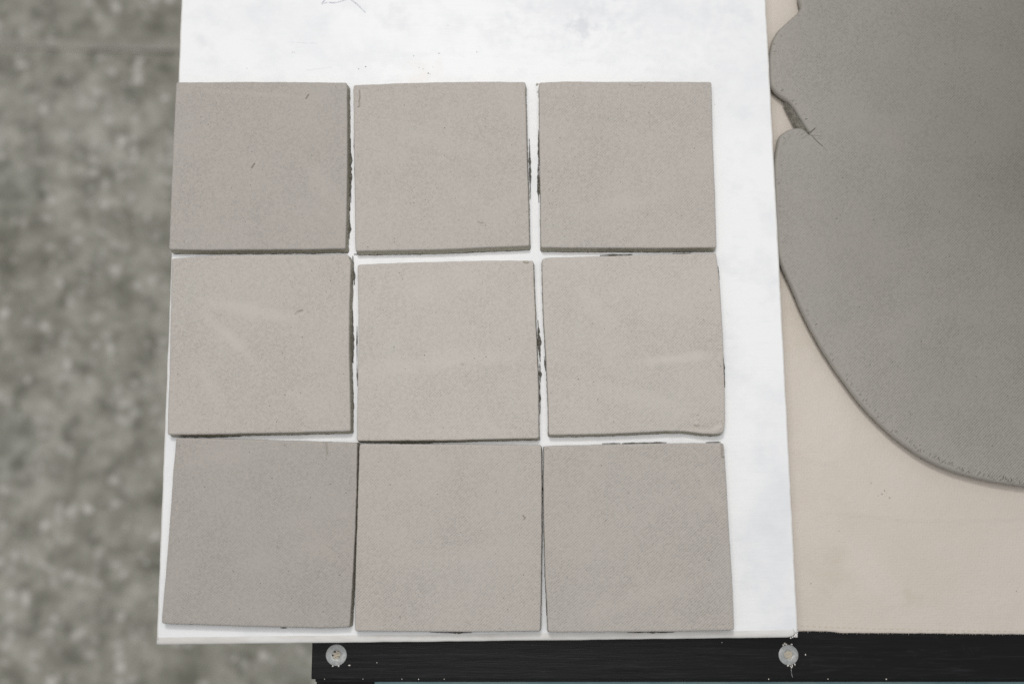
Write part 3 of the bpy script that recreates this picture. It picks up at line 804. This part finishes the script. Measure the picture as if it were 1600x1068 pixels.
bed = on_table('bed_panel', box_mesh('bed_panel', BED_LEFT_X, 620, BED_FRONT_Y, 620, BED_Z - 22, BED_Z, M['black'], 0.5, 2))
beam = on_table('frame_beam', box_mesh('frame_beam', BED_LEFT_X + 3, 600, BED_FRONT_Y - 32, BED_FRONT_Y + 20, BED_Z - 84, BED_Z - 24, M['teal'], 2.0, 3))
gap_strip = on_table('shadow_gap_strip', box_mesh('shadow_gap_strip', BED_LEFT_X + 2, 610, BED_FRONT_Y - 2.2, BED_FRONT_Y + 6, BED_Z - 23.6, BED_Z - 3.0, M['black'], 0.4, 1))  # black strip added to stand for the shadow gap under the bed edge
cap = on_table('end_cap', box_mesh('end_cap', BED_LEFT_X - 1, BED_LEFT_X + 36, BED_FRONT_Y - 33, BED_FRONT_Y - 5, BED_Z - 70, BED_Z - 22.6, M['black'], 1.0, 2))
for (lx, ly) in ((BED_LEFT_X + 40, -90), (560, -90), (BED_LEFT_X + 40, 560), (560, 560)):
    on_table('leg', box_mesh('leg', lx - 22, lx + 22, ly - 22, ly + 22, FLOOR_Z * 1000 + 6, BED_Z - 60 if ly < 0 else BED_Z - 22.5, M['teal'], 2.0, 2))


def screw_head(radius):
    """flat countersunk head with a hexagonal socket, slightly worn rim"""
    bm = bmesh.new()
    N = 36
    hexr = radius * 0.42
    rings = []
    prof = [(radius * 0.93, -1.5), (radius, -0.10), (radius * 0.985, 0.12), (radius * 0.93, 0.22), (radius * 0.62, 0.16)]
    for (r_, z) in prof:
        rings.append([bm.verts.new((r_ * math.cos(2 * math.pi * i / N) * MM, r_ * math.sin(2 * math.pi * i / N) * MM, z * MM)) for i in range(N)])
    def hexpt(i, r_):
        a = 2 * math.pi * i / N
        k = (a % (math.pi / 3)) - math.pi / 6
        rr = r_ * math.cos(math.pi / 6) / math.cos(k)
        return rr * math.cos(a), rr * math.sin(a)
    for (sc, z) in ((1.06, 0.14), (1.0, 0.02), (0.97, -1.3)):
        ring = []
        for i in range(N):
            x, y = hexpt(i, hexr * sc)
            ring.append(bm.verts.new((x * MM, y * MM, z * MM)))
        rings.append(ring)
    for a, b in zip(rings[:-1], rings[1:]):
        for i in range(N):
            j = (i + 1) % N
            bm.faces.new((a[i], a[j], b[j], b[i]))
    bm.faces.new(rings[-1])
    me = bpy.data.meshes.new('screw')
    bm.to_mesh(me)
    bm.free()
    me.materials.append(M['zinc'])
    for pl in me.polygons:
        pl.use_smooth = True
    return me


def plug_mesh(radius, seed, fill):
    rnd = random.Random(seed)
    verts, faces = [(0, 0, fill * MM)], []
    N = 14
    for k, rr in ((1, 0.55), (2, 1.0)):
        for i in range(N):
            a = 2 * math.pi * i / N
            r_ = radius * rr * rnd.uniform(0.85, 1.08)
            verts.append((r_ * math.cos(a) * MM, r_ * math.sin(a) * MM, (fill * (0.9 if k == 1 else 0.3) + rnd.uniform(-.15, .15)) * MM))
    for i in range(N):
        j = (i + 1) % N
        faces.append((0, 1 + i, 1 + j))
        faces.append((1 + i, 1 + N + i, 1 + N + j, 1 + j))
    return mesh_from('dried_clay', verts, faces, [M['plug']])


rnd = random.Random(5)
for si, ((sx, sy), r_) in enumerate(SCREWS):
    sc = on_table('screw', screw_head(r_), sx, sy, BED_Z)
    if si == 0:
        link('dried_clay', plug_mesh(r_ * 0.40, 3, 0.10), sc)
        spots = [(-.3, -1.0), (.25, -1.0)]
    else:
        link('dried_clay', plug_mesh(r_ * 0.44, 8, 0.35), sc)
        spots = [(-.35, 1.12), (-.2, 1.04), (.35, 1.02), (-.5, .95), (.15, -1.08), (.25, -1.2), (.33, -1.05), (.6, -.9), (-.1, -1.02)]
    for k, (u, v) in enumerate(spots):
        fl = link('plaster_fleck', crumb_mesh('plaster_fleck', rnd.uniform(.4, .8), 40 + si * 20 + k, M['fleck'], 0.35), sc)
        L_ = math.hypot(u, v)
        q_ = max(L_, 1.0) / L_
        fl.location = (u * q_ * r_ * MM, v * q_ * r_ * MM, 0.1 * MM)
    if si == 1:
        on_table('scratch', line_strip('scratch', [(sx + 1.3, sy - 8.2), (sx + 1.5, sy - 11), (sx + 2.0, sy - 13.5)], 0.30, BED_Z + 0.05, M['zinc'], 2))
for k, (c, s) in enumerate(BED_FLECKS):
    on_table('plaster_fleck', crumb_mesh('plaster_fleck', s, 70 + k, M['fleck'], 0.4), c[0], c[1], BED_Z + 0.1)
for k, (c, s) in enumerate(EDGE_CHIPS):
    if s < 0.8:
        continue
    on_table('edge_chip', crumb_mesh('edge_chip', s * 0.42, 100 + k, M['fleck'], 0.5), c[0], BED_FRONT_Y + 0.15, BED_Z - 0.15)

# ------------------------------------------------------------------ canvas on the bed
CZ = -16.2
front = spline(CANVAS_FRONT, per=30)
xs = np.arange(-95.0, 560.0, 2.0)
fy = np.interp(xs, front[:, 0], front[:, 1])
ys_u = np.concatenate([[0, 0.6, 1.2, 2.5], np.arange(4, 150, 1.6), np.arange(152, 640, 6.0)])
cv, cf = [], []
for jy, u in enumerate(ys_u):
    for ix, x in enumerate(xs):
        rag = 0.22 * noise.noise(Vector((x * 1.3, 0, 2.0))) + 0.25 * noise.noise(Vector((x * 0.25, 0, 4.0)))
        y = fy[ix] + u + (rag if jy < 3 else 0)
        z = CZ - (0.55 if jy == 0 else 0.15 if jy == 1 else 0.0)
        far = min(1.0, max(0.0, (x - 176.0) / 30.0)) if y < 330 else 0
        cr = 0.0
        cv.append((x, y, z + cr))
cv = np.array(cv)
# shallow creases pressed into the cloth
for cl in CANVAS_CREASES:
    pl = spline(cl)
    sel = np.where((cv[:, 0] > 170) & (cv[:, 1] < 120))[0]
    dd = dist_to_polyline(cv[sel, :2], pl, False)
    cv[sel, 2] += 0.42 * np.exp(-(dd / 1.5) ** 2)
NX = len(xs)
for j in range(len(ys_u) - 1):
    for i in range(NX - 1):
        a = j * NX + i
        cf.append((a, a + 1, a + NX + 1, a + NX))
base0 = len(cv)
low = cv[:NX].copy()
low[:, 2] = BED_Z + 0.15
cv = np.vstack([cv, low])
for i in range(NX - 1):
    cf.append((base0 + i, base0 + i + 1, i + 1, i))
canvas = link('canvas_sheet', mesh_from('canvas_sheet', cv * MM, cf, [M['canvas']]))
tag(canvas, 'natural beige canvas cloth with stitched front edge, lying on the black table bed', 'canvas cloth')
# hem stitches, too small to pick apart: one part
sl = resample(spline(STITCH_LINE), 3.6, closed=False)
bm = bmesh.new()
for i, (x, y) in enumerate(sl):
    r0 = bmesh.ops.create_icosphere(bm, subdivisions=1, radius=0.62 * MM)
    for v in r0['verts']:
        v.co = Vector((v.co.x * 1.9 + x * MM, v.co.y * 0.75 + y * MM, v.co.z * 0.5 + (CZ + 0.05) * MM))
me = bpy.data.meshes.new('hem_stitching')
bm.to_mesh(me)
bm.free()
me.materials.append(M['thread'])
tag(link('hem_stitching', me, canvas), kind='stuff')
rnd = random.Random(12)
bm = bmesh.new()
for x in np.arange(178, 345, 1.1):
    y = float(np.interp(x, front[:, 0], front[:, 1]))
    L_ = rnd.uniform(0.2, 1.0) * (1.5 if rnd.random() < 0.08 else 1.0)
    dx = rnd.uniform(-.5, .5)
    vs = [bm.verts.new(((x - .16) * MM, (y + .3) * MM, (CZ - .4) * MM)), bm.verts.new(((x + .16) * MM, (y + .3) * MM, (CZ - .4) * MM)),
          bm.verts.new(((x + dx) * MM, (y - L_) * MM, (CZ - 1.0) * MM)), bm.verts.new(((x) * MM, (y + .3) * MM, (CZ - .7) * MM))]
    for tri in ((0, 2, 1), (0, 3, 2), (1, 2, 3), (0, 1, 3)):
        bm.faces.new([vs[q] for q in tri])
me = bpy.data.meshes.new('frayed_threads')
bm.to_mesh(me)
bm.free()
me.materials.append(M['thread'])
tag(link('frayed_threads', me, canvas), kind='stuff')
for k, (c, s) in enumerate(CANVAS_SPECKS):
    o = link('clay_crumb', crumb_mesh('clay_crumb', s, 200 + k, M['crumb'], 0.4), canvas)
    o.location = (c[0] * MM, c[1] * MM, (CZ + 0.1) * MM)

# ------------------------------------------------------------------ white board
BT = 16.0
bc = np.array(BOARD_CORNERS)
edges = []
for i in range(4):
    a, b = bc[i], bc[(i + 1) % 4]
    seg = resample([a, b], 3.0, closed=False)[:-1]
    edges.append(seg)
loop = np.vstack(edges)
cor = np.cumsum([0] + [len(e) for e in edges])[:4]
side_of = np.concatenate([[i] * len(e) for i, e in enumerate(edges)])
jl = loop.copy()
nr = inward_normals(loop)
for i in range(len(loop)):
    jl[i] = loop[i] + nr[i] * 0.22 * noise.noise(Vector((loop[i][0] * 0.09, loop[i][1] * 0.09, 3.0)))
# the front right corner is knocked off
BR = cor[1]
jl[BR] += np.array([-2.2, 1.6])
jl[BR - 1] += np.array([-.3, .5])
jl[(BR + 1)] += np.array([-.5, .2])
cen = bc.mean(0)
def board_ring(ins_front, ins_other, z):
    out = []
    for i in range(len(jl)):
        s = side_of[i]
        corner = i in cor
        ix = iy = 0.0
        x, y = jl[i]
        if s == 0 or i == cor[1]:
            y += ins_front
        if s == 1 or i == cor[2]:
            x -= ins_other
        if s == 2 or i == cor[3]:
            y -= ins_other
        if s == 3 or i == cor[0]:
            x += ins_other
        out.append((x, y, z))
    return out
rings = [board_ring(0.3, 0.3, -BT), board_ring(0, 0, -BT + 0.4), board_ring(0, 0, -2.6), board_ring(0.35, 0.0, -1.2), board_ring(1.4, 0.15, -0.55), board_ring(3.0, 0.55, -0.15), board_ring(4.6, 1.2, 0.0)]
bv = [v for r_ in rings for v in r_]
bf, bi = [], []
L_ = len(jl)
for k in range(len(rings) - 1):
    for i in range(L_):
        j = (i + 1) % L_
        bf.append((k * L_ + i, k * L_ + j, (k + 1) * L_ + j, (k + 1) * L_ + i))
        bi.append(1)
bf.append(tuple((len(rings) - 1) * L_ + i for i in range(L_))); bi.append(0)
bf.append(tuple(reversed(range(L_)))); bi.append(1)
bo = np.array([bc[:, 0].mean(), bc[:, 1].mean()])
board = link('white_board', mesh_from('white_board', [((x) * MM, (y) * MM, z * MM) for x, y, z in bv], bf, [M['board_white'], M['board_edge']], bi, smooth=False))
tag(board, 'white painted board, smudged and scuffed, carrying the clay squares and overhanging the table', 'board')
for pl in board.data.polygons:
    pl.use_smooth = pl.material_index == 1
for k, ln in enumerate(PENCIL_LINES):
    link('pencil_line', line_strip('pencil_line', ln, 1.1 if k < 3 else 0.4, 0.05 + 0.01 * k, M['pencil'] if k < 3 else M['scratch'], 30 + k), board)
for k, (c, s) in enumerate(BOARD_CRUMBS):
    o = link('clay_crumb', crumb_mesh('clay_crumb', s * 0.75, 230 + k, M['crumb'], 0.4), board)
    o.location = (c[0] * MM, c[1] * MM, (0.1 if c[1] > -91 else -0.5) * MM)
for k, (dx, dy, s) in enumerate(((-1.3, 1.6, 1.1), (-2.2, .9, .8), (-.6, 2.6, .7), (-3.4, .4, .6), (-4.6, -.1, .5), (-.4, 3.6, .5), (-1.0, .6, .7))):
    o = link('chipped_splinter', crumb_mesh('chipped_splinter', s, 260 + k, M['board_edge'], 0.8), board)
    o.location = ((bc[1][0] + dx) * MM, (bc[1][1] + dy) * MM, -0.9 * MM)

# ------------------------------------------------------------------ nine cut clay squares
TH = 8.5
TILE_INFO = {
    # key: (label, clay gain, weave angle, edge radius)
    'T1': ('clay square in the back left corner, with two small dark nicks', 0.93, R(43), 1.5),
    'T2': ('clay square in the middle of the back row, staple-shaped scratch in its left corner', 0.99, R(47), 1.3),
    'T3': ('clay square in the back right corner, with a curled burr at its left', 0.99, R(45), 1.3),
    'T4': ('clay square at the left of the middle row, with a shallow dent', 1.0, R(41), 1.6),
    'T5': ('central clay square, surrounded by the eight other squares', 1.06, R(44), 1.2),
    'T6': ('clay square at the right of the middle row, its front corner pinched', 1.04, R(46), 1.4),
    'T7': ('clay square in the front left corner, with a short crease at its back edge', 0.95, R(44), 1.3),
    'T8': ('clay square in the middle of the front row, smooth with one small hooked nick', 0.98, R(45), 1.2),
    'T9': ('clay square in the front right corner, with a small chip cut in its edge', 0.97, R(48), 1.3),
}


def tile_loop(pts, seed):
    """outline with crisp corners, gently waving knife-cut edges"""
    p = resample(pts, 1.0)
    P = np.array(pts)
    # keep the true corners in the sampling
    for c in P:
        i = np.argmin(((p - c) ** 2).sum(1))
        p[i] = c
    p = smooth_closed(p, 2)
    nr_ = inward_normals(p)
    for i in range(len(p)):
        p[i] = p[i] + nr_[i] * (0.13 * fbm(p[i][0], p[i][1], 0.35, seed) + 0.10 * fbm(p[i][0], p[i][1], 0.06, seed + 5))
    return p


for ti, key in enumerate(sorted(TILE_OUTLINES)):
    label, gain, rot, er = TILE_INFO[key]
    pts = TILE_OUTLINES[key]
    c = np.array(pts).mean(0)
    loop = tile_loop(pts, ti + 1)
    mk = list(MARKS[key])
    rr = random.Random(900 + ti)
    lo = np.array(pts).min(0) + 6; hi = np.array(pts).max(0) - 6
    for _ in range(6):      # pin-prick pits left by grog
        mk.append(('d', (rr.uniform(lo[0], hi[0]), rr.uniform(lo[1], hi[1])), rr.uniform(.25, .42), rr.uniform(.25, .42), rr.uniform(0, 3), rr.uniform(.15, .35)))
    for _ in range(3):       # broad handling dents
        mk.append(('d', (rr.uniform(lo[0], hi[0]), rr.uniform(lo[1], hi[1])), rr.uniform(8, 16), rr.uniform(6, 12), rr.uniform(0, 3), rr.uniform(-.12, .14)))
    me = clay_body('clay_tile', loop, TH, er, er * 0.95, mk, [clay_tile_mat(key, ti, rot, c), M['cut_clay'], M['wet_clay']], ti + 1, origin=c, base_inset=0.0, flare=(1.0, 0.65))
    tile = link('clay_tile', me, loc=(c[0] * MM, c[1] * MM, 0.15 * MM))
    tag(tile, label, 'clay tile', 'nine cut clay squares on the white board')
    for bi_, (a, b, w_) in enumerate(BURRS[key]):
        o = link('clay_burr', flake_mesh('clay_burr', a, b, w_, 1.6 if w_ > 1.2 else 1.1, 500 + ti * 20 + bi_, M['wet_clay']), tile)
        o.location = ((a[0] - c[0]) * MM, (a[1] - c[1]) * MM, 0.0)
    if key in CORNER_LUMPS:
        (x, y), lx, ly, ang = CORNER_LUMPS[key]
        me = crumb_mesh('corner_burr', 1.0, 77 + ti, M['cut_clay'], 1.0)
        o = link('corner_burr', me, tile)
        o.scale = (lx * 0.6, ly * 0.6, 0.7)
        o.rotation_euler.z = ang
        o.location = ((x - c[0]) * MM, (y - c[1]) * MM, (TH - 1.6 if key == 'T3' else TH - 0.2) * MM)
    if key == 'T6':          # pale grain pressed into the surface
        o = link('grog_grain', crumb_mesh('grog_grain', 0.55, 5, M['plug'], 0.5), tile)
        gx, gy = (103.2, 98.2)
        o.location = ((gx - c[0]) * MM, (gy - c[1]) * MM, (TH + 0.05) * MM)

# ------------------------------------------------------------------ rolled clay slab on the canvas
SLAB_T = 10.0
edge = spline(SLAB_EDGE, per=6)
closed = np.vstack([edge, np.array([(420, 40), (460, 200), (440, 360), (330, 420), (230, 400)])])
loop = resample(closed, 0.9)
loop = smooth_closed(loop, 2)
area2 = (loop[:, 0] * np.roll(loop[:, 1], -1) - np.roll(loop[:, 0], -1) * loop[:, 1]).sum()
if area2 < 0:
    loop = loop[::-1].copy()
nr = inward_normals(smooth_closed(loop, 3))
rr = random.Random(31)
for i in range(len(loop)):
    loop[i] = loop[i] + nr[i] * 0.16 * fbm(loop[i][0], loop[i][1], 0.4, 9)
marks = []
for ci, (pl, w_, dp) in enumerate(TEAR_CRACKS):
    if ci in (3, 5, 10, 14, 17, 19, 21):
        continue
    marks.append(('g', pl, w_ * 0.9, dp * (1.0 if ci < 2 else 0.7)))
for (c, r_, dp) in SLAB_DOTS:
    marks.append(('d', c, r_, r_, 0, dp))
# fissures where the rolled rim has split, running inward from the edge
for i in range(len(loop)):
    x, y = loop[i]
    dens = 0.0
    if y < 60 and x < 345:
        dens = 0.38 + 0.45 * (x > 262) + 0.25 * (x > 300)
    elif y < 120 and x < 345:
        dens = 0.16
    elif x < 192 and 150 < y < 312:
        dens = 0.10
    if x > 345 or rr.random() > dens:
        continue
    off = rr.uniform(0.9, 3.6)
    L0 = rr.uniform(0.6, 1.9) * (1.25 if x > 262 else 1.0)
    a = loop[i] + nr[i] * off
    ang = rr.uniform(-.6, .6)
    dirv = np.array([nr[i][0] * math.cos(ang) - nr[i][1] * math.sin(ang), nr[i][0] * math.sin(ang) + nr[i][1] * math.cos(ang)])
    marks.append(('g', [tuple(a), tuple(a + dirv * L0)], rr.uniform(.16, .30), rr.uniform(.4, 1.0) * (1.3 if x > 270 else 1.0)))
for _ in range(26):
    marks.append(('d', (rr.uniform(200, 335), rr.uniform(20, 310)), rr.uniform(.25, .42), rr.uniform(.25, .42), 0, rr.uniform(.2, .5)))
for _ in range(7):
    marks.append(('d', (rr.uniform(210, 330), rr.uniform(60, 300)), rr.uniform(15, 28), rr.uniform(10, 22), rr.uniform(0, 3), rr.uniform(-.2, .2)))
sc0 = np.array([300.0, 180.0])
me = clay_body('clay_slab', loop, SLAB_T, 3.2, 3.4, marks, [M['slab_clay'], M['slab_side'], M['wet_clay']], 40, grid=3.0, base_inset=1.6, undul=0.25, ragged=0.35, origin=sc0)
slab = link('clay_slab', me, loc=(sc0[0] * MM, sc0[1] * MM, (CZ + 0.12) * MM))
tag(slab, 'large rolled sheet of dark grey clay with torn left edge, on the beige canvas', 'clay slab')
# torn face showing under the lip of the split
rr = random.Random(3)
tf = np.array([(x, y) for (x, y), z in TORN_FACE]); tz = [z - 1.6 for _, z in TORN_FACE]
upper = list(range(0, 5)); lower = [9, 8, 7, 6, 5]
tv, tfc = [], []
NU, NV = 36, 10
up = resample(spline(tf[upper]), 100, closed=False)
def along(idx, u):
    p = np.array([(tf[i][0], tf[i][1], tz[i]) for i in idx])
    s = np.linspace(0, 1, len(p))
    return np.array([np.interp(u, s, p[:, k]) for k in range(3)])
for i in range(NU + 1):
    A = along(upper, i / NU); B = along(lower, i / NU)
    for j in range(NV + 1):
        v = A + (B - A) * (j / NV)
        k = 0.55 * noise.fractal(Vector((v[0] * 0.7, v[1] * 0.7, 3.0)), 0.7, 2.0, 3)
        tv.append(((v[0] - sc0[0] + (0.4 * k if 0 < j < NV else 0.5 * k)) * MM, (v[1] - sc0[1]) * MM, (v[2] + k - CZ) * MM))
for i in range(NU):
    for j in range(NV):
        a = i * (NV + 1) + j
        tfc.append((a, a + NV + 1, a + NV + 2, a + 1))
torn = link('torn_face', mesh_from('torn_face', tv, tfc, [M['torn_clay']]), slab)
torn['label'] = 'rough dark torn clay inside the split'
